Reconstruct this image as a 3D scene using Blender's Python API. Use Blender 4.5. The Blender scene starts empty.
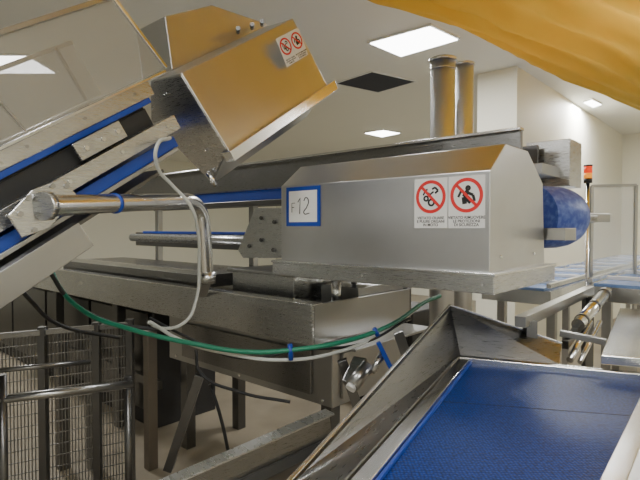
import bpy, bmesh, math, random
from mathutils import Vector, Matrix
random.seed(4)
EYE=1.7; F=500.0; TILT=math.atan(12/500)
CAM=Vector((0,0,EYE))
# ---------- survey helpers: bearing from the camera station -> true room coordinates ----------
def ray(u,v):
    fw=Vector((0,math.cos(TILT),-math.sin(TILT))); up=Vector((0,math.sin(TILT),math.cos(TILT)))
    return Vector((1,0,0))*((u-320)/F)+up*((240-v)/F)+fw
def at(u,v,d):
    r=ray(u,v); return CAM+r*(d/r.y)
class Frame:
    def __init__(s,O,x,y,z): s.O=Vector(O); s.ax=[Vector(x).normalized(),Vector(y).normalized(),Vector(z).normalized()]
    def p(s,a,b,c): return s.O+s.ax[0]*a+s.ax[1]*b+s.ax[2]*c
    def on(s,u,v,axis,val):
        n=s.ax[axis]; r=ray(u,v); t=((s.O+n*val)-CAM).dot(n)/r.dot(n); return CAM+r*t
    def loc(s,P): d=P-s.O; return [d.dot(a) for a in s.ax]
e1=Vector((.747,-.664,0)).normalized(); e2=Vector((.664,.747,0)).normalized(); Z=Vector((0,0,1))
M=Frame((.68,2.0,EYE),-e1,e2,Z)
T=math.radians(33)
I=e2*math.cos(T)+Z*math.sin(T); N=-e2*math.sin(T)+Z*math.cos(T)
K=Frame((-.44,2.4,EYE+.374),e1,I,N)
# ---------- materials ----------
def newmat(name):
    m=bpy.data.materials.new(name); m.use_nodes=True; nt=m.node_tree; return m,nt,nt.nodes['Principled BSDF']
def steel(name,col,rough,scale=(2,2,60),var=.16,metal=1.0):
    m,nt,b=newmat(name); n=nt.nodes; l=nt.links
    tc=n.new('ShaderNodeTexCoord'); mp=n.new('ShaderNodeMapping'); mp.inputs['Scale'].default_value=scale
    no=n.new('ShaderNodeTexNoise'); no.inputs['Scale'].default_value=9; no.inputs['Detail'].default_value=6
    l.new(tc.outputs['Object'],mp.inputs[0]); l.new(mp.outputs[0],no.inputs['Vector'])
    n2=n.new('ShaderNodeTexNoise'); n2.inputs['Scale'].default_value=3.0; n2.inputs['Detail'].default_value=4
    l.new(tc.outputs['Object'],n2.inputs['Vector'])
    cr=n.new('ShaderNodeMix'); cr.data_type='RGBA'
    cr.inputs[6].default_value=(*[c*(1-var) for c in col],1); cr.inputs[7].default_value=(*[min(1,c*(1+var*.5)) for c in col],1)
    l.new(n2.outputs['Fac'],cr.inputs[0]); l.new(cr.outputs[2],b.inputs['Base Color'])
    mr=n.new('ShaderNodeMapRange'); mr.inputs[3].default_value=max(.05,rough-.06); mr.inputs[4].default_value=rough+.08
    l.new(no.outputs['Fac'],mr.inputs[0]); l.new(mr.outputs[0],b.inputs['Roughness'])
    bp=n.new('ShaderNodeBump'); bp.inputs['Strength'].default_value=.02; bp.inputs['Distance'].default_value=.004
    l.new(no.outputs['Fac'],bp.inputs['Height']); l.new(bp.outputs[0],b.inputs['Normal'])
    b.inputs['Metallic'].default_value=metal; return m
def plain(name,col,rough=.5,metal=0,noise=.12,nscale=8,bump=0):
    m,nt,b=newmat(name); n=nt.nodes; l=nt.links
    tc=n.new('ShaderNodeTexCoord'); no=n.new('ShaderNodeTexNoise'); no.inputs['Scale'].default_value=nscale; no.inputs['Detail'].default_value=5
    l.new(tc.outputs['Object'],no.inputs['Vector'])
    cr=n.new('ShaderNodeMix'); cr.data_type='RGBA'
    cr.inputs[6].default_value=(*[c*(1-noise) for c in col],1); cr.inputs[7].default_value=(*[min(1,c*(1+noise)) for c in col],1)
    l.new(no.outputs['Fac'],cr.inputs[0]); l.new(cr.outputs[2],b.inputs['Base Color'])
    b.inputs['Roughness'].default_value=rough; b.inputs['Metallic'].default_value=metal
    return m
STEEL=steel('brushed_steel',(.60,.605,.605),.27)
STEELV=steel('brushed_steel_cover',(.64,.645,.65),.33,(50,50,2))
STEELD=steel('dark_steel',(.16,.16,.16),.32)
STEELK=steel('mid_dark_steel',(.27,.27,.268),.28)  # steel in a tone between dark and mid
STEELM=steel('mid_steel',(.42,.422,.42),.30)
STEELB=steel('bright_steel',(.82,.83,.83),.20)
STEELF=steel('flue_steel',(.68,.69,.70),.38,(1,1,1),.08)
DARK=plain('black_rubber',(.015,.016,.018),.5)
BLUE=plain('blue_plastic',(.008,.05,.34),.4)
WHITE=plain('white_label',(.82,.82,.8),.4,noise=.03)
RED=plain('red_ink',(.75,.03,.03),.4,noise=.03)
BLACK=plain('black_ink',(.02,.02,.02),.5)
GREEN=plain('green_hose',(.01,.19,.11),.4)
CABLE=plain('grey_cable',(.55,.57,.54),.45)
WALLM=plain('cream_wall_paint',(.93,.915,.79),.6,noise=.02,nscale=1.2)
CEILM=plain('cream_ceiling_panel',(.93,.92,.84),.55,noise=.02,nscale=1)
WALLG=plain('grey_green_reflection_wall',(.50,.51,.48),.5,noise=.1,nscale=1)  # unseen wall toned darker to cut bounce and deepen hood reflections
FLOORM=plain('beige_resin_floor',(.29,.25,.185),.45,noise=.3,nscale=3)
def emis(name,col,s):
    m,nt,b=newmat(name); b.inputs['Base Color'].default_value=(*col,1); b.inputs['Emission Color'].default_value=(*col,1); b.inputs['Emission Strength'].default_value=s; return m
LAMP=emis('lamp_diffuser',(1,.995,.98),12)
def beltmat():
    m,nt,b=newmat('blue_modular_belt'); n=nt.nodes; l=nt.links
    tc=n.new('ShaderNodeTexCoord'); vo=n.new('ShaderNodeTexVoronoi'); vo.inputs['Scale'].default_value=110; vo.inputs['Randomness'].default_value=.35
    l.new(tc.outputs['Object'],vo.inputs['Vector'])
    cr=n.new('ShaderNodeValToRGB'); cr.color_ramp.elements[0].position=.1; cr.color_ramp.elements[0].color=(.004,.055,.32,1)
    cr.color_ramp.elements[1].position=.65; cr.color_ramp.elements[1].color=(.001,.008,.07,1)
    l.new(vo.outputs['Distance'],cr.inputs[0]); l.new(cr.outputs[0],b.inputs['Base Color'])
    b.inputs['Roughness'].default_value=.36; b.inputs['Specular IOR Level'].default_value=.22
    bp=n.new('ShaderNodeBump'); bp.inputs['Strength'].default_value=.35; bp.inputs['Distance'].default_value=.003
    l.new(vo.outputs['Distance'],bp.inputs['Height']); l.new(bp.outputs[0],b.inputs['Normal']); return m
BELT=beltmat()
def drummat():
    m,nt,b=newmat('scuffed_blue_drum'); n=nt.nodes; l=nt.links
    tc=n.new('ShaderNodeTexCoord'); no=n.new('ShaderNodeTexNoise'); no.inputs['Scale'].default_value=32; no.inputs['Detail'].default_value=8
    l.new(tc.outputs['Object'],no.inputs['Vector'])
    cr=n.new('ShaderNodeValToRGB'); cr.color_ramp.elements[0].position=.42; cr.color_ramp.elements[0].color=(.025,.06,.32,1)
    cr.color_ramp.elements[1].position=.75; cr.color_ramp.elements[1].color=(.12,.19,.50,1)
    l.new(no.outputs['Fac'],cr.inputs[0]); l.new(cr.outputs[0],b.inputs['Base Color']); b.inputs['Roughness'].default_value=.45; return m
DRUM=drummat()
def clearmat(name,col,alpha,rough=.12):
    m,nt,b=newmat(name); n=nt.nodes; l=nt.links
    b.inputs['Base Color'].default_value=(*col,1); b.inputs['Roughness'].default_value=rough
    tr=n.new('ShaderNodeBsdfTransparent'); mx=n.new('ShaderNodeMixShader'); mx.inputs[0].default_value=alpha
    l.new(tr.outputs[0],mx.inputs[1]); l.new(b.outputs[0],mx.inputs[2]); l.new(mx.outputs[0],n['Material Output'].inputs['Surface']); return m
POLY=clearmat('polycarbonate_guard',(.42,.40,.34),.42,.2)
POLYC=clearmat('clear_guard',(.7,.74,.74),.3,.08)
def fabricmat():
    m,nt,b=newmat('golden_fabric'); n=nt.nodes; l=nt.links
    tc=n.new('ShaderNodeTexCoord'); no=n.new('ShaderNodeTexNoise'); no.inputs['Scale'].default_value=1.2; no.inputs['Detail'].default_value=1
    l.new(tc.outputs['Object'],no.inputs['Vector'])
    cr=n.new('ShaderNodeValToRGB'); cr.color_ramp.elements[0].position=.3; cr.color_ramp.elements[0].color=(.78,.51,.07,1)
    cr.color_ramp.elements[1].position=.75; cr.color_ramp.elements[1].color=(.84,.57,.095,1)
    l.new(no.outputs['Fac'],cr.inputs[0]); l.new(cr.outputs[0],b.inputs['Base Color']); b.inputs['Roughness'].default_value=.8; b.inputs['Specular IOR Level'].default_value=.2
    tl=n.new('ShaderNodeBsdfTranslucent'); l.new(cr.outputs[0],tl.inputs[0])
    mx=n.new('ShaderNodeMixShader'); mx.inputs[0].default_value=.22; l.new(b.outputs[0],mx.inputs[1]); l.new(tl.outputs[0],mx.inputs[2]); l.new(mx.outputs[0],n['Material Output'].inputs['Surface'])
    return m
FABRIC=fabricmat()
# ---------- mesh helpers ----------
CUR=[None]
def group(name,loc=(0,0,0)):
    e=bpy.data.objects.new(name,None); e.empty_display_size=.1; bpy.context.collection.objects.link(e); CUR[0]=e; return e
def link(o,top=False):
    bpy.context.collection.objects.link(o)
    if not top and CUR[0]: o.parent=CUR[0]
    return o
def mesh(name,verts,faces,mat,bevel=0,smooth=False,top=False):
    me=bpy.data.meshes.new(name); me.from_pydata([tuple(v) for v in verts],[],faces)
    bm=bmesh.new(); bm.from_mesh(me); bmesh.ops.recalc_face_normals(bm,faces=bm.faces); bm.to_mesh(me); bm.free()
    me.materials.append(mat)
    if smooth: 
        for p in me.polygons: p.use_smooth=True
    o=bpy.data.objects.new(name,me); link(o,top)
    if bevel:
        b=o.modifiers.new('bev','BEVEL'); b.width=bevel; b.segments=2; b.limit_method='ANGLE'
    return o
HF=[(0,1,2,3),(4,5,6,7),(0,1,5,4),(1,2,6,5),(2,3,7,6),(3,0,4,7)]
def fbox(name,fr,a0,a1,b0,b1,c0,c1,mat,bevel=.003,top=False):
    v=[fr.p(a,b,c) for c in (c0,c1) for a,b in ((a0,b0),(a1,b0),(a1,b1),(a0,b1))]
    return mesh(name,v,HF,mat,bevel,top=top)
def prism(name,pts,off,mat,bevel=.002,top=False):
    n=len(pts); off=Vector(off); v=[Vector(p) for p in pts]+[Vector(p)+off for p in pts]
    f=[tuple(range(n)),tuple(range(n,2*n))]+[(i,(i+1)%n,(i+1)%n+n,i+n) for i in range(n)]
    return mesh(name,v,f,mat,bevel,top=top)
def plate(name,pts,th,mat,bevel=.001,top=False):
    P=[Vector(p) for p in pts]; nn=(P[1]-P[0]).cross(P[2]-P[0]).normalized(); return prism(name,P,nn*th,mat,bevel,top)
def bar(name,p0,p1,w,h,mat,up=Z,bevel=.002,top=False):
    p0=Vector(p0);p1=Vector(p1); d=(p1-p0).normalized(); s=d.cross(Vector(up)).normalized()*w/2; t=s.cross(d).normalized()*h/2
    v=[p+q for p in (p0,p1) for q in (-s-t,s-t,s+t,-s+t)]
    return mesh(name,v,HF,mat,bevel,top=top)
def cyl(name,p0,p1,r,mat,r2=None,seg=28,top=False,bevel=0):
    p0=Vector(p0);p1=Vector(p1); d=(p1-p0).normalized(); a=d.orthogonal().normalized(); b=d.cross(a); r2=r if r2 is None else r2
    v=[p+(a*math.cos(2*math.pi*i/seg)+b*math.sin(2*math.pi*i/seg))*rr for p,rr in ((p0,r),(p1,r2)) for i in range(seg)]
    f=[tuple(range(seg)),tuple(range(seg,2*seg))]+[(i,(i+1)%seg,(i+1)%seg+seg,i+seg) for i in range(seg)]
    o=mesh(name,v,f,mat,bevel)
    for p in o.data.polygons:
        if len(p.vertices)==4: p.use_smooth=True
    return o
def lathe(name,p0,axis,prof,mat,seg=36):
    p0=Vector(p0); d=Vector(axis).normalized(); a=d.orthogonal().normalized(); b=d.cross(a)
    v=[];f=[]
    for (t,r) in prof:
        for i in range(seg): v.append(p0+d*t+(a*math.cos(2*math.pi*i/seg)+b*math.sin(2*math.pi*i/seg))*r)
    for k in range(len(prof)-1):
        for i in range(seg): f.append((k*seg+i,k*seg+(i+1)%seg,(k+1)*seg+(i+1)%seg,(k+1)*seg+i))
    f.append(tuple(range(seg))); f.append(tuple(range((len(prof)-1)*seg,len(prof)*seg)))
    o=mesh(name,v,f,mat,0,True); m=o.modifiers.new('es','EDGE_SPLIT'); m.split_angle=math.radians(40); return o
def tube(name,pts,r,mat,smooth=True,top=False):
    c=bpy.data.curves.new(name,'CURVE'); c.dimensions='3D'; c.bevel_depth=r; c.bevel_resolution=5; c.use_fill_caps=True; c.resolution_u=10
    if smooth:
        s=c.splines.new('BEZIER'); s.bezier_points.add(len(pts)-1)
        for q,p in zip(s.bezier_points,pts): q.co=p; q.handle_left_type=q.handle_right_type='AUTO'
    else:
        s=c.splines.new('POLY'); s.points.add(len(pts)-1)
        for q,p in zip(s.points,pts): q.co=(*p,1)
        s.use_smooth=True
    c.materials.append(mat); o=bpy.data.objects.new(name,c); link(o,top); return o
def rounded(pts,R,n=8):
    pts=[Vector(p) for p in pts]; out=[pts[0]]
    for i in range(1,len(pts)-1):
        a=(pts[i-1]-pts[i]).normalized(); b=(pts[i+1]-pts[i]).normalized()
        A=pts[i]+a*R; B=pts[i]+b*R
        for k in range(n+1):
            t=k/n; out.append(A*(1-t)**2+pts[i]*2*t*(1-t)+B*t*t)
    out.append(pts[-1]); return out
def bolt(P,nrm,r=.009,h=.008,mat=None): return cyl('bolt',P,Vector(P)+Vector(nrm).normalized()*h,r,mat or STEELB,seg=6)
def text(name,s,P,x,y,size,mat,align='CENTER'):
    c=bpy.data.curves.new(name,'FONT'); c.body=s; c.size=size; c.align_x=align; c.align_y='CENTER'; c.extrude=.0003; c.offset=size*.012; c.materials.append(mat)
    o=bpy.data.objects.new(name,c); x=Vector(x).normalized(); y=Vector(y).normalized(); z=x.cross(y)
    m=Matrix((x,y,z)).transposed().to_4x4(); m.translation=Vector(P); link(o); o.matrix_world=m; return o
def disc_ring(name,P,x,y,r0,r1,mat,seg=40,th=.001):
    x=Vector(x).normalized(); y=Vector(y).normalized(); z=x.cross(y); v=[];f=[]
    for zz in (0,th):
        for r in (r0,r1):
            for i in range(seg): 
                a=2*math.pi*i/seg; v.append(Vector(P)+x*math.cos(a)*r+y*math.sin(a)*r+z*zz)
    for i in range(seg):
        j=(i+1)%seg; f+= [(i,j,seg+j,seg+i),(2*seg+i,2*seg+j,3*seg+j,3*seg+i),(seg+i,seg+j,3*seg+j,3*seg+i),(i,j,2*seg+j,2*seg+i)]
    return mesh(name,v,f,mat)
def warning(P0,x,y,w,h,kind):
    """P0 lower left; prohibition sticker"""
    x=Vector(x).normalized(); y=Vector(y).normalized(); z=x.cross(y)
    q=lambda a,b,c=0:Vector(P0)+x*a*w+y*b*h+z*c
    prism('sticker_base_'+kind,[q(0,0),q(1,0),q(1,1),q(0,1)],z*.0012,WHITE,0)
    c=q(.5,.63,.0013); R=w*.45
    disc_ring('red_ring_'+kind,c,x,y,R*.80,R,RED)
    dd=(x-y).normalized() 
    bar('slash_'+kind,c-dd*R*.85+z*.0018,c+dd*R*.85+z*.0018,R*.17,.001,RED,up=z,bevel=0)
    L=lambda pts,t=.09:[bar('picto_'+kind,c+x*a*R+y*b*R+z*.0004,c+x*a2*R+y*b2*R+z*.0004,R*t,.0012,BLACK,up=z,bevel=0) for (a,b),(a2,b2) in zip(pts,pts[1:])]
    if kind=='oil':
        L([(.1,.45),(.3,.55),(.5,.35),(.3,.2)],.12); L([(.2,.3),(-.05,.12),(-.15,.25)],.1); L([(-.5,.1),(-.35,.4),(-.2,.45)],.1); disc_ring('picto_gear',c+x*.05*R-y*.35*R+z*.0004,x,y,R*.12,R*.24,BLACK,16); disc_ring('picto_gear',c-x*.3*R-y*.1*R+z*.0004,x,y,R*.08,R*.19,BLACK,16)
    else:
        disc_ring('picto_head',c+x*.1*R+y*.4*R+z*.0004,x,y,0.001,R*.17,BLACK,16); L([(.1,.25),(-.15,-.1),(-.1,-.5)],.28); L([(.05,.15),(.4,.0),(.5,-.35)],.16); L([(-.1,-.1),(.25,-.45)],.2); L([(-.5,-.1),(-.3,.3)],.14)
    lines=['VIETATO OLIARE','E PULIRE ORGANI','IN MOTO'] if kind=='oil' else ['VIETATO RIMUOVERE','LE PROTEZIONI','DI SICUREZZA']
    for i,t in enumerate(lines): text('caption_'+kind,t,q(.5,.2-.07*i,.0016),x,y,w*.105,BLACK)
# ================= ROOM =================
H=1.8
fbox('floor',M,-6,11,-5,9.4,-EYE-.1,-EYE,FLOORM,0,top=True)
fbox('ceiling',M,-6,11,-5,9.4,H,H+.1,CEILM,0,top=True)
fbox('wall_back',M,-6,11,9.2,9.4,-EYE,H,WALLM,0,top=True)
fbox('wall_front',M,-6,11,-5.2,-5,-EYE,H,WALLG,0,top=True)
fbox('wall_left',M,11,11.2,-5,9.4,-EYE,H,WALLM,0,top=True)
fbox('wall_right',M,-6.2,-6,-5,9.4,-EYE,H,WALLM,0,top=True)
fbox('wall_partition',M,1.26,1.72,3.69,9.19,-EYE+.001,H-.002,WALLM,0,top=True)
HZ=Frame((0,0,EYE+H),(1,0,0),(0,1,0),(0,0,1))
def ceilrect(pts,dz=0): return [HZ.on(u,v,2,dz) for u,v in pts]
def lampfix(pts4,energy):
    g=group('ceiling_light'); 
    P=pts4; prism('frame',[p-Z*.001 for p in P],(0,0,-.02),WHITE,0)
    c=sum(P,Vector())/4; Q=[c+(p-c)*.93-Z*.022 for p in P]; prism('diffuser',Q,(0,0,-.006),LAMP,0)
    l=bpy.data.lights.new('lamp','AREA'); l.shape='RECTANGLE'; l.size=.6; l.size_y=.6; l.energy=energy; l.color=(1,.995,.97)
    o=bpy.data.objects.new('lamp',l); o.location=c-Z*.035; link(o)
lampfix(ceilrect([(367,41),(431,23),(461,37),(400,55)]),66)
lampfix(ceilrect([(364,132),(383,129),(401,132),(382,136)]),95)
lampfix(ceilrect([(583,101),(592,98),(602,103),(593,106)]),75)
def added_lamp(x,y,e,s=.6): lampfix([Vector((x-s,y-.3,EYE+H)),Vector((x+s,y-.3,EYE+H)),Vector((x+s,y+.3,EYE+H)),Vector((x-s,y+.3,EYE+H))],e)
added_lamp(-2.2,.6,32); added_lamp(.0,-1.0,62); added_lamp(-1.6,-3.2,60); added_lamp(2.5,-2.6,100); added_lamp(-3.6,5.5,75); added_lamp(5.9,3.6,120); added_lamp(2.2,2.3,22)  # extra ceiling lamps added for fill; the last shines through the drape
group('ceiling_hatch')
hp=ceilrect([(335,83),(372,71),(416,81),(378,92)]); prism('opening',[p-Z*.001 for p in hp],(0,0,-.006),plain('hatch_dark',(.025,.03,.05),.7),0)
for i in range(4): bar('trim',hp[i]-Z*.004,hp[(i+1)%4]-Z*.004,.02,.014,WHITE)
# golden textile swag hung below the ceiling
def duct():
    ed=[at(300,-60,2.0),at(336,-26,2.25),at(372,-2,2.55),at(440,22,2.95),at(500,50,3.5),at(560,84,4.3),at(640,118,5.4),at(700,146,6.8)]
    n=160; m=110; v=[];f=[]
    perp=Vector((.66,-.75,0))
    for i in range(n+1):
        t=i/n*(len(ed)-1); k=min(int(t),len(ed)-2); q=t-k
        p0=ed[max(k-1,0)];p1=ed[k];p2=ed[k+1];p3=ed[min(k+2,len(ed)-1)]
        P=.5*((2*p1)+(-p0+p2)*q+(2*p0-5*p1+4*p2-p3)*q*q+(-p0+3*p1-3*p2+p3)*q**3)
        s=i/n; g=min(1,max(0,(s-.38)/.42)); off=.13+.07*g*g*(3-2*g)
        for j in range(m+1):
            th=math.pi*(j/m); 
            a1=math.sin(th*10+1.8*math.sin(s*5)+.5); a2=math.sin(th*21-s*8+1); a3=math.sin(th*37+s*11+2*math.sin(s*17))
            w=.038*(1-abs(a1)**.7)+.018*a2+.007*a3 - .014*math.sin(s*15+th*3)
            x=-math.cos(th)*.80; z=-max(0,math.sin(th))**.6*.26
            x+=-math.cos(th)*w*.6; z-=math.sin(th)*w
            Q=Vector((P.x,P.y,0))+perp*(x+.80); Q.z=min(P.z+off+z,EYE+1.72)
            if j==0 or j==m: Q.z=EYE+1.75
            v.append(Q)
    for i in range(n):
        for j in range(m): a=i*(m+1)+j; f.append((a,a+1,a+m+2,a+m+1))
    mesh('fabric_ceiling_drape',v,f,FABRIC,0,True,top=True)
duct()
# ================= CENTRAL HOOD =================
group('conveyor_head_cover')
L1=1.2
prof=[(0,-.18),(0,.232),(.155,.355),(.42,.355),(.63,.22),(.67,-.18)]
prism('shell',[M.p(0,b,h) for b,h in prof],M.ax[0]*L1,STEELV,.004)
fbox('drip_tray',M,-.035,L1+.03,-.04,.72,-.262,-.18,STEEL,.004)
fbox('tray_lip',M,-.04,L1+.035,-.046,.725,-.19,-.178,STEELB,.002)
for a in (.01,.6,1.19): bolt(M.p(a,-.046,-.225),-e2,.006,.004)
for b in (.1,.5): bolt(M.p(-.002,b,-.12),e1,.007)
group('warning_label_pair')
warning(M.p(.345,-.0015,.0),e1,Z,.16,.215,'oil'); warning(M.p(.18,-.0015,.0),e1,Z,.16,.215,'guard')
group('position_number_label')
q=lambda a,h,o=0:M.p(1.155-a,-.002-o,.0+h)
prism('blue_frame',[q(0,.01),q(.25,.01),q(.25,.222),q(0,.222)],-e2*.002,BLUE,0)
prism('white_card',[q(.022,.032,.002),q(.228,.032,.002),q(.228,.2,.002),q(.022,.2,.002)],-e2*.001,WHITE,0)
tube('letter_f',[q(.045,.085,.0035),q(.045,.135,.0035),q(.068,.135,.0035)],.002,BLACK,False)
tube('letter_f_bar',[q(.045,.112,.0035),q(.062,.112,.0035)],.002,BLACK,False)
tube('digit_1',[q(.09,.14,.0035),q(.108,.16,.0035),q(.104,.075,.0035)],.0028,BLACK,False)
tube('digit_2',[q(.135,.145,.0035),q(.15,.162,.0035),q(.168,.145,.0035),q(.155,.11,.0035),q(.135,.08,.0035),q(.175,.078,.0035)],.0028,BLACK)
# ================= BACK CONVEYOR =================
group('transfer_conveyor')
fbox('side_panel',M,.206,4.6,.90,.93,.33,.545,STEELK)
fbox('top_flange',M,.2,4.6,.87,.93,.545,.562,STEELB)
fbox('belt_edge',M,.3,4.6,.92,1.18,.24,.325,BLUE)
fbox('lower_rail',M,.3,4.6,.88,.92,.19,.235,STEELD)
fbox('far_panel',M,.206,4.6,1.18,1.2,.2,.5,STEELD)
cyl('tie_rod',M.p(.8,.7,-.10),M.p(4.2,.7,-.10),.04,STEEL)
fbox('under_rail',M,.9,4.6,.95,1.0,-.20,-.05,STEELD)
fbox('blue_guide',M,.9,4.4,.93,.95,-.06,-.035,BLUE)
for a in (1.0,2.6,4.2): fbox('upright',M,a,a+.06,1.0,1.06,-.42,.3,STEELM)
fbox('end_box',M,.045,.30,1.25,1.5,.25,.53,STEEL)
fbox('end_box_bracket',M,.1,.2,.93,1.3,.3,.36,STEELM)
group('tensioner_bracket')
pp=[M.on(u,v,1,.35) for u,v in ((238,250),(255,208),(283,208),(281,258),(243,258))]
prism('plate',pp,e2*.012,STEEL,.002)
for u,v in ((262,218),(275,222),(262,240),(274,250),(250,246)): bolt(M.on(u,v,1,.35),-e2,.014,.014,STEELD)
# ================= LOWER FRAME =================
group('machine_bed_frame')
fbox('front_beam',M,.967,5.6,0,.02,-.63,-.41,STEEL)
fbox('front_beam_lip',M,.967,5.6,0,.09,-.42,-.405,STEELB)
fbox('end_plate',M,.967,.987,0.02,.98,-.63,-.41,STEELM)
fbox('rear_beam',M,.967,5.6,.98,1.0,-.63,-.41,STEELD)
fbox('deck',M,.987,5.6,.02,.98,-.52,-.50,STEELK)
fbox('gear_housing',M,1.35,1.95,.25,.75,-.5,-.30,STEEL,.006)
fbox('housing_lid',M,1.32,1.98,.22,.78,-.30,-.28,STEELM)
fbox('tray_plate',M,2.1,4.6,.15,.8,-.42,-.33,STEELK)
fbox('tray_plate_lip',M,2.1,4.6,.12,.16,-.335,-.30,STEELB)
fbox('end_block',M,1.0,1.3,.45,.95,-.5,-.36,STEELM)
cyl('post',M.p(1.05,.3,-.5),M.p(1.05,.3,-.27),.03,STEELB)
cyl('post',M.p(1.15,.6,-.5),M.p(1.15,.6,-.27),.02,STEELD)
for a in (3.3,4.6):
    for b in (.1,.9): fbox('bed_leg',M,a-.04,a+.04,b-.04,b+.04,-EYE,-.63,STEELD)
fbox('cross_rail',M,2.65,4.7,.08,.12,-1.25,-1.18,STEELD)
fbox('mount_flange',M,.75,2.8,.1,.9,-.645,-.63,STEELM)
DC=plain('dark_cabinet_paint',(.025,.025,.026),.5)
fbox('added_dark_cabinet',M,3.0,7.6,.25,.88,-EYE,-.66,DC,.01)  # dark box with doors, added to darken the space around the bed
for i in range(4): fbox('added_cabinet_door',M,3.05+i*1.13,4.12+i*1.13,.22,.25,-EYE+.15,-.72,STEELD)
for a in (4.05,4.22): fbox('door_handle',M,a,a+.02,.19,.22,-1.2,-1.05,STEELB)
group('machine_pedestal')
fbox('cabinet',M,.95,2.6,.15,.85,-1.0,-.646,STEELM,.006)
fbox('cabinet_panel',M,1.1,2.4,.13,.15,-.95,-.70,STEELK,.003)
fbox('side_panel',M,.93,.95,.22,.78,-.96,-.70,STEELM,.003)
for a in (1.02,1.75,2.5): bolt(M.p(a,.15,-.97),-e2,.01)
for a,b in ((1.05,.25),(1.05,.75),(2.5,.25),(2.5,.75)): fbox('leg',M,a-.04,a+.04,b-.04,b+.04,-EYE,-1.0,STEELD)
for b in (.3,.7): bolt(M.p(.93,b,-.68),e1,.012)
# ================= INCLINED CONVEYOR =================
group('inclined_conveyor')
S0=-2.3
def kb(name,c0,c1,s0,s1,n0,n1,mat,bev=.002): return fbox(name,K,c0,c1,s0,s1,n0,n1,mat,bev)
kb('guide_rail',-.12,-.09,S0,-.16,.36,.425,STEEL)
kb('rail_lip',-.13,-.075,S0,-.06,.42,.432,STEELB)
kb('wear_strip',-.12,-.095,S0,-.19,.335,.358,BLUE)
kb('belt_black',-.58,-.13,S0,-.22,.27,.335,DARK)
kb('chain_guard',-.14,-.12,S0,-.22,.245,.325,DARK)
kb('side_beam',-.12,-.06,S0+.2,-.14,.185,.25,STEEL)
kb('belt_return',-.58,-.10,S0,-.17,.115,.165,BLUE)
kb('return_rail',-.10,-.085,S0,-.19,.10,.118,STEELM)
kb('lower_beam',-.06,0.0,S0,-.78,-.02,.085,STEELM)
kb('lower_beam_far',-.65,-.6,S0,-.2,.1,.43,STEELM)
kb('under_pan',-.58,-.1,S0,-.3,.05,.065,STEELD)
for s in [-2+.25*i for i in range(8)]:
    bolt(K.p(-.09,s,.395),e1,.007,.006,STEELM); 
    if s<-.2: bolt(K.p(-.06,s+.05,.22),e1,.008,.007)
kb('hinge_plate',-.06,-.045,-.62,-.40,.265,.335,STEEL)
for s in (-.58,-.5,-.43): bolt(K.p(-.045,s,.3),e1,.010)
pp=[K.on(u,v,0,.03) for u,v in ((8,215),(32,190),(62,178),(78,196),(50,228),(22,238))]
prism('pivot_plate',pp,-e1*.015,STEEL,.003)
for u,v in ((20,214),(34,230),(66,186),(28,198),(52,186)): bolt(K.on(u,v,0,.03),e1,.010,.01,STEELM)
cyl('pivot_boss',K.on(45,207,0,.0),K.on(45,207,0,.045),.028,STEELM)
P=K.p(-.3,-1.6,.05); bar('stand_leg',Vector((P.x,P.y,0)),P,.07,.07,STEELD,up=Vector((0,1,0)))
pa=at(44,206,1.72); pb=at(202,200,2.62); pc=at(207,280,2.70)
pl_=rounded([pa,pb,pc],.16,12)
tube('support_pipe',pl_,.038,STEELB,False)
cyl('pipe_collar',pc-Z*.02,pc+Z*.045,.046,STEEL)
dd_=(pb-pa).normalized(); cyl('pipe_flange',pa-dd_*.005,pa+dd_*.02,.05,STEEL)
cyl('blue_clip',pa+dd_*.33,pa+dd_*.342,.042,BLUE)
bar('pipe_foot_bracket',pc,M.p(1.95,.0,-.45),.05,.02,STEELM)
group('conveyor_guard_window')
def kq(s,n,c=-.1): return K.p(c,s,n)
prism('window_panel',[kq(-2.2,.435),kq(-.04,.435),kq(-.12,.76),kq(-2.2,.76)],-e1*.006,POLY,0)
bar('top_frame',kq(-2.2,.765),kq(-.12,.765),.02,.018,STEELM,up=N)
bar('end_frame',kq(-.035,.435),kq(-.116,.77),.015,.016,STEELB,up=e1)
for s in (-.72,-1.2,-1.7): bar('mullion',kq(s,.44,-.095),kq(s-.05,.76,-.095),.006,.010,STEELM,up=e1)
bar('far_top_frame',K.p(-.62,-2.2,.70),K.p(-.62,-.1,.70),.02,.02,STEELM,up=N)
prism('far_window',[K.p(-.62,-2.2,.435),K.p(-.62,-.1,.435),K.p(-.62,-.1,.70),K.p(-.62,-2.2,.70)],-e1*.006,POLY,0)
for s in (-1.3,-.7,-.2): bar('rib',K.p(-.6,s,.44),K.p(-.6,s,.7),.012,.02,STEELD,up=e1)
group('inclined_head_cover')
secp=((228,150),(181,73),(150,81),(151,121),(213,184))
sec=[K.on(u,v,1,0) for u,v in secp]
prism('shell',sec,I*.86,STEELV,.004)
kb('lip',-.03,.035,-.02,.90,-.055,.0,STEELB,.003)
pl=[K.on(u,v,1,-.004) for u,v in secp]
cc=sum(pl,Vector())/5
prism('end_panel',[cc+(p-cc)*.97 for p in pl],-I*.004,STEEL,.002)
cyl('latch_pin',K.on(207,172,1,-.03),K.on(216,186,1,-.03),.014,STEELB)
for u,v in ((206,150),(165,95)): bolt(K.on(u,v,1,-.01),-I,.007)
group('prohibition_label_pair')
g0=K.loc(K.on(287,67,0,.003)); 
warning(K.p(.003,g0[1],g0[2]),I,N,.098,.15,'oil'); warning(K.p(.003,g0[1]+.1,g0[2]),I,N,.098,.15,'guard')
group('drive_cover')
pp=[K.on(u,v,0,-.42) for u,v in ((165,16),(212,5),(268,24),(256,34),(196,62),(172,70))]
prism('cover',pp,-e1*.3,STEELV,.004)
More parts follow.
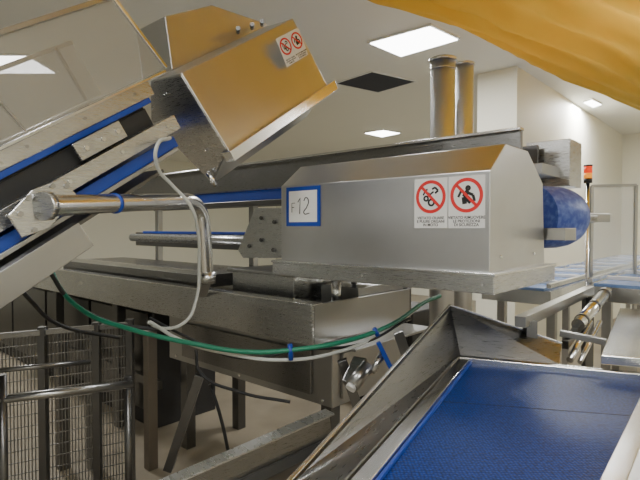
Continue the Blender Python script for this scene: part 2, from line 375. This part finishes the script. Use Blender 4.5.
for u,v in ((238,34),(252,30),(262,27)): cyl('knob',K.on(u,v-2,0,-.36),K.on(u,v-6,0,-.30),.012,STEELD)
# ================= HOSES =================
group('green_air_hose')
tube('hose',[at(50,262,2.55),at(58,285,2.5),at(85,312,2.45),at(130,329,2.4),at(190,343,2.38),at(250,352,2.38),at(300,349,2.4),at(350,340,2.5),at(392,324,2.7),at(425,302,2.95),at(440,296,3.1)],.0115,GREEN)
cyl('blue_tie',at(290,344,2.39),at(291,360,2.39),.012,BLUE)
cyl('blue_tie',at(374,328,2.6),at(378,336,2.6),.012,BLUE)
group('grey_cable_loop')
tube('cable',[at(170,138,2.2),at(157,146,2.1),at(158,168,2.15),at(172,185,2.25),at(190,205,2.3),at(198,232,2.4),at(199,262,2.5),at(196,300,2.55),at(185,322,2.5),at(160,328,2.5),at(148,322,2.5)],.008,CABLE)
tube('cable',[at(150,322,2.5),at(185,342,2.42),at(230,354,2.42),at(280,360,2.4),at(330,354,2.5),at(385,332,2.7),at(420,306,2.9)],.009,CABLE)
tube('cable',[at(150,318,2.6),at(185,336,2.55),at(240,358,2.5),at(300,350,2.5),at(360,344,2.6),at(410,318,2.8)],.007,DARK)
group('black_cable_bundle')
tube('cable',[at(20,240,2.3),at(48,270,2.4),at(70,300,2.5),at(110,322,2.6),at(160,330,2.7)],.010,DARK)
tube('cable',[at(0,262,2.3),at(30,300,2.4),at(60,325,2.6),at(120,338,2.8)],.010,DARK)
tube('cable',[at(210,384,2.6),at(220,415,2.6),at(228,450,2.65),at(232,470,2.7)],.009,DARK)
tube('cable',[at(196,350,2.6),at(200,372,2.55),at(240,392,2.5),at(290,402,2.45)],.008,DARK)
# ================= GUARD FENCE =================
group('wire_mesh_fence')
fp0=at(-60,350,2.5); fp1=at(130,350,2.95)
zb,zt=.12,EYE-.57; fv=[];ff=[]
def addbar(p,q,w):
    d=(q-p).normalized(); s=d.cross(Vector((0,1,0.01))).normalized()*w/2; t=s.cross(d).normalized()*w/2; k=len(fv)
    for P in (p,q): fv.extend([P-s-t,P+s-t,P+s+t,P-s+t])
    ff.extend([tuple(k+i for i in f) for f in HF])
A=Vector((fp0.x,fp0.y,0));B=Vector((fp1.x,fp1.y,0))
for i in range(56): P=A.lerp(B,i/55); addbar(P+Z*zb,P+Z*zt,.0045)
for i in range(17): addbar(A+Z*(zb+(zt-zb)*i/16),B+Z*(zb+(zt-zb)*i/16),.0045)
mesh('wire_grid',fv,ff,STEELK)
for t in (.0,.5,.8,1): P=A.lerp(B,t); bar('post',P,P+Z*(zt+.03),.04,.04,STEELD,up=Vector((0,1,0)))
bar('top_rail',A+Z*zt,B+Z*zt,.03,.03,STEELK)
group('pipe_barrier')
cyl('rail',at(-20,402,2.2),at(132,384,2.6),.020,STEELM); cyl('rail',at(-20,372,2.2),at(90,362,2.5),.012,STEELK)
for u,d in ((2,2.25),(128,2.6)): P=at(u,388,d); cyl('post',Vector((P.x,P.y,0)),P+Z*.06,.02,STEELD)
group('support_legs')
for u,d,m_ in ((62,3.5,STEELD),(92,3.5,STEELK),(150,3.5,steel('worn_steel_leg',(.26,.23,.20),.45))):
    P=at(u,330,d); fbox('leg',Frame((P.x,P.y,0),-e1,e2,Z),-.035,.035,-.035,.035,0,P.z,m_)
bar('strut',at(200,375,2.9),at(168,470,2.9),.05,.05,STEELD)
group('dark_drive_cabinet')
fbox('body',M,1.5,2.9,1.9,2.5,-EYE,-.75,DC,.01); fbox('door',M,1.55,2.2,1.88,1.9,-EYE+.1,-.8,STEELD); fbox('door',M,2.25,2.85,1.88,1.9,-EYE+.1,-.8,STEELD)
# ================= LOWER CHANNEL & DRIVE =================
group('inclined_channel_beam')
p0=at(150,505,1.75); p1=at(330,424,2.2)
bar('web',p0,p1,.012,.11,STEELK); bar('top_flange',p0+Z*.055,p1+Z*.055,.07,.008,STEEL)
bar('bottom_flange',p0-Z*.055,p1-Z*.055,.07,.008,STEELM)
p0=at(230,500,1.5); p1=at(360,436,1.9); bar('lower_rail',p0,p1,.06,.06,STEELD)
group('roller_drive_unit')
bar('body',at(350,386,2.4),at(362,360,2.5),.08,.06,STEELK,bevel=.01)
cyl('roller',at(352,386,2.35),at(368,366,2.42),.035,STEELM); cyl('roller_cap',at(350,389,2.34),at(352,386,2.35),.025,WHITE)
cyl('fitting',at(372,372,2.4),at(384,352,2.45),.018,STEEL)
bar('blue_guide',at(378,342,2.42),at(392,370,2.42),.022,.02,BLUE,up=Vector((0,1,0)))
bar('side_plate',at(398,332,2.5),at(410,366,2.5),.05,.02,STEELM,up=Vector((0,1,0)))
bar('mount',at(342,360,2.55),at(362,420,2.55),.05,.05,STEELD)
# ================= FRONT CONVEYOR (blue belt) =================
group('blue_belt_conveyor')
hz=lambda u,v,h:Frame((0,0,EYE),(1,0,0),(0,1,0),(0,0,1)).on(u,v,2,h)
bl=hz(470,363,-.60); b2=hz(378,480,-.60); nl=bl+(b2-bl)*1.7
br=hz(652,381,-.60); b3=hz(606,480,-.60); nr=br+(b3-br)*1.7
prism('belt',[bl,br,nr,nl],(0,0,-.02),BELT,0)
for t in (.28,.6): bar('belt_seam',bl.lerp(nl,t)+Z*.0004,br.lerp(nr,t)+Z*.0004,.003,.001,DARK,bevel=0)
dL=(bl-nl).normalized(); rL=dL.cross(Z)
bar('left_lip',nl-rL*.025,bl-rL*.025+dL*.02,.045,.035,STEELB,bevel=.003)
bar('blue_edge_guide',nl+rL*.004+Z*.004,bl+rL*.004+Z*.004,.010,.010,BLUE)
dF=(br-bl).normalized()
bar('far_lip',bl-dF*.05+dL*.02,br+dF*.1+dL*.02,.04,.045,STEELB,bevel=.003)
dR=(br-nr).normalized(); rR=dR.cross(Z)
bar('right_lip',nr+rR*.025+Z*.01,br+rR*.025+Z*.01,.05,.05,STEELB,bevel=.003)
plate('right_apron',[br+rR*.05+Z*.03,nr+rR*.05+Z*.03,nr+rR*.3+Z*.05,br+rR*.3+Z*.05],.006,STEELM)
prism('bed',[bl-Z*.03,br-Z*.03,nr-Z*.03,nl-Z*.03],(0,0,-.18),STEELD,0)
A0=at(450,305,2.42); A1=at(272,500,1.10); L0=bl-rL*.05+dL*.04+Z*.02
L1p=L0.lerp(nl-rL*.05+Z*.02,.85)
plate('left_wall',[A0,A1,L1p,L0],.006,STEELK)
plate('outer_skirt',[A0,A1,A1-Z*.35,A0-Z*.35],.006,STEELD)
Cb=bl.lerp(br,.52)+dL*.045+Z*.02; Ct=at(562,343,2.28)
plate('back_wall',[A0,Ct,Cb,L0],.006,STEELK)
bar('wall_rim',A0,A1,.012,.008,STEELB); bar('back_rim',A0,Ct,.012,.008,STEELB)
for t in (.12,.5,.85): bolt(A0.lerp(Ct,t)-Z*.03,Vector((0,-1,.2)),.008)
for P in (bl.lerp(nr,.12),br.lerp(nl,.12),nl.lerp(br,.15),nr.lerp(bl,.15)): bar('leg',Vector((P.x,P.y,0)),P-Z*.2,.05,.05,STEELM,up=Vector((0,1,0)))
# ================= RIGHT SIDE EQUIPMENT =================
group('steel_side_table')
t0=hz(602,360,-.52)+dL*.09; t1=hz(620,308,-.52); t2=t1+dF*.9; t3=t0+dF*.9
tp=[t0,t1,t2,t3]
prism('top',tp,(0,0,-.04),STEELB,.004)
c4=sum(tp,Vector())/4
for p in tp: P=c4+(p-c4)*.85; bar('leg',Vector((P.x,P.y,0)),P-Z*.04,.05,.05,STEELM,up=Vector((0,1,0)))
group('side_rail_assembly')
bar('rail',at(520,322,2.25),at(590,290,3.1),.05,.05,STEELM); bar('rail',at(565,345,2.35),at(598,300,3.0),.03,.04,STEELD)
cyl('roller',at(578,325,2.5),at(606,292,2.95),.032,STEELB)
for t in (.1,.5,.9): 
    a=at(578,325,2.5).lerp(at(606,292,2.95),t); b=at(578,325,2.5).lerp(at(606,292,2.95),t+.04); cyl('roller_band',a,b,.035,STEELD)
cyl('shaft',at(570,360,2.35),at(590,322,2.6),.016,STEELB)
cyl('shaft',at(580,362,2.35),at(600,322,2.6),.012,STEELB)
bar('cross_bar',at(560,333,2.4),at(606,342,2.3),.03,.03,STEELM)
for u,v,d in ((530,320,2.3),(588,296,3.0)): P=at(u,v,d); bar('leg',Vector((P.x,P.y,0)),P,.05,.05,STEELD,up=Vector((0,1,0)))
group('blue_motor_drum')
dax=Vector((.90,.44,0)).normalized(); dp=at(532,217,2.70)
lathe('drum',dp,dax,[(0,.165),(.03,.17),(.16,.17),(.22,.163),(.27,.147),(.31,.12),(.335,.085),(.35,.04),(.353,.001)],DRUM)
cyl('shaft',dp+dax*.34,dp+dax*.50,.03,STEEL); fbox('gearbox',Frame(at(553,232,2.5),dax,dax.cross(Z),Z),-.04,.04,-.03,.1,-.04,.02,STEELM)
bar('mount_arm',dp+dax*.42,dp+dax*.62,.05,.05,STEELM)
group('signal_beacon')
P=at(588,174,3.35); bp=Vector((P.x,P.y,0))
cyl('pole',bp,P-Z*.06,.011,STEELB); cyl('base',P-Z*.06,P-Z*.03,.026,BLACK)
cyl('amber_lens',P-Z*.03,P+Z*.005,.026,emis('amber_lens',(1,.35,.02),.7)); cyl('red_lens',P+Z*.006,P+Z*.05,.026,emis('red_lens',(.8,.05,.01),.8)); cyl('cap',P+Z*.05,P+Z*.06,.027,BLACK)
group('clear_safety_guard')
a=at(592,186,3.8);b=at(636,185,3.9);zl=EYE-.36
for p in (a,b): bar('post',Vector((p.x,p.y,0)),p,.022,.022,STEELM,up=Vector((0,1,0)))
bar('top_bar',a,b,.02,.02,STEELM)
prism('pane',[Vector((a.x,a.y,zl)),Vector((b.x,b.y,zl)),b,a],(0,.006,0),POLYC,0)
group('background_conveyor')
PB=plain('pale_blue_belt',(.16,.27,.55),.22)
for a0,h in ((.28,-.42),(-.45,-.36)):
    fbox('frame',M,a0,a0+.5,1.7,7.0,h-.12,h-.02,STEELB); fbox('belt',M,a0+.04,a0+.46,1.68,7.0,h-.02,h,PB)
    fbox('rail',M,a0,a0+.03,1.7,7.0,h,h+.03,STEELB); fbox('rail',M,a0+.47,a0+.5,1.7,7.0,h,h+.03,STEELB)
    for b in (1.9,3.6,5.4,6.8): fbox('leg',M,a0+.03,a0+.09,b,b+.06,-EYE,h-.12,STEELM); fbox('leg',M,a0+.4,a0+.46,b,b+.06,-EYE,h-.12,STEELM)
    for b in [2.0+.6*i for i in range(8)]: fbox('flight',M,a0+.05,a0+.45,b,b+.03,h,h+.025,WHITE)
group('steel_flue_pipe')
P=at(443,62,3.6); B0=Vector((P.x,P.y,0)); cyl('pipe',B0,P,.088,STEELF); cyl('cap',P,P+Z*.02,.098,STEEL); cyl('seam_ring',P-Z*.06,P-Z*.05,.091,STEEL)
P2=at(464,66,3.8); cyl('pipe_rear',Vector((P2.x,P2.y,0)),P2,.072,STEELF); cyl('cap_rear',P2,P2+Z*.015,.08,STEEL)
# ================= WORLD + CAMERA =================
w=bpy.data.worlds.new('World'); bpy.context.scene.world=w; w.use_nodes=True
w.node_tree.nodes['Background'].inputs[0].default_value=(.9,.85,.72,1); w.node_tree.nodes['Background'].inputs[1].default_value=.3
cam=bpy.data.cameras.new('camera'); cam.sensor_width=36; cam.lens=36*F/640; cam.clip_start=.02
co=bpy.data.objects.new('camera',cam); co.location=CAM; co.rotation_euler=(math.pi/2-TILT,0,0); bpy.context.collection.objects.link(co)
bpy.context.scene.camera=co
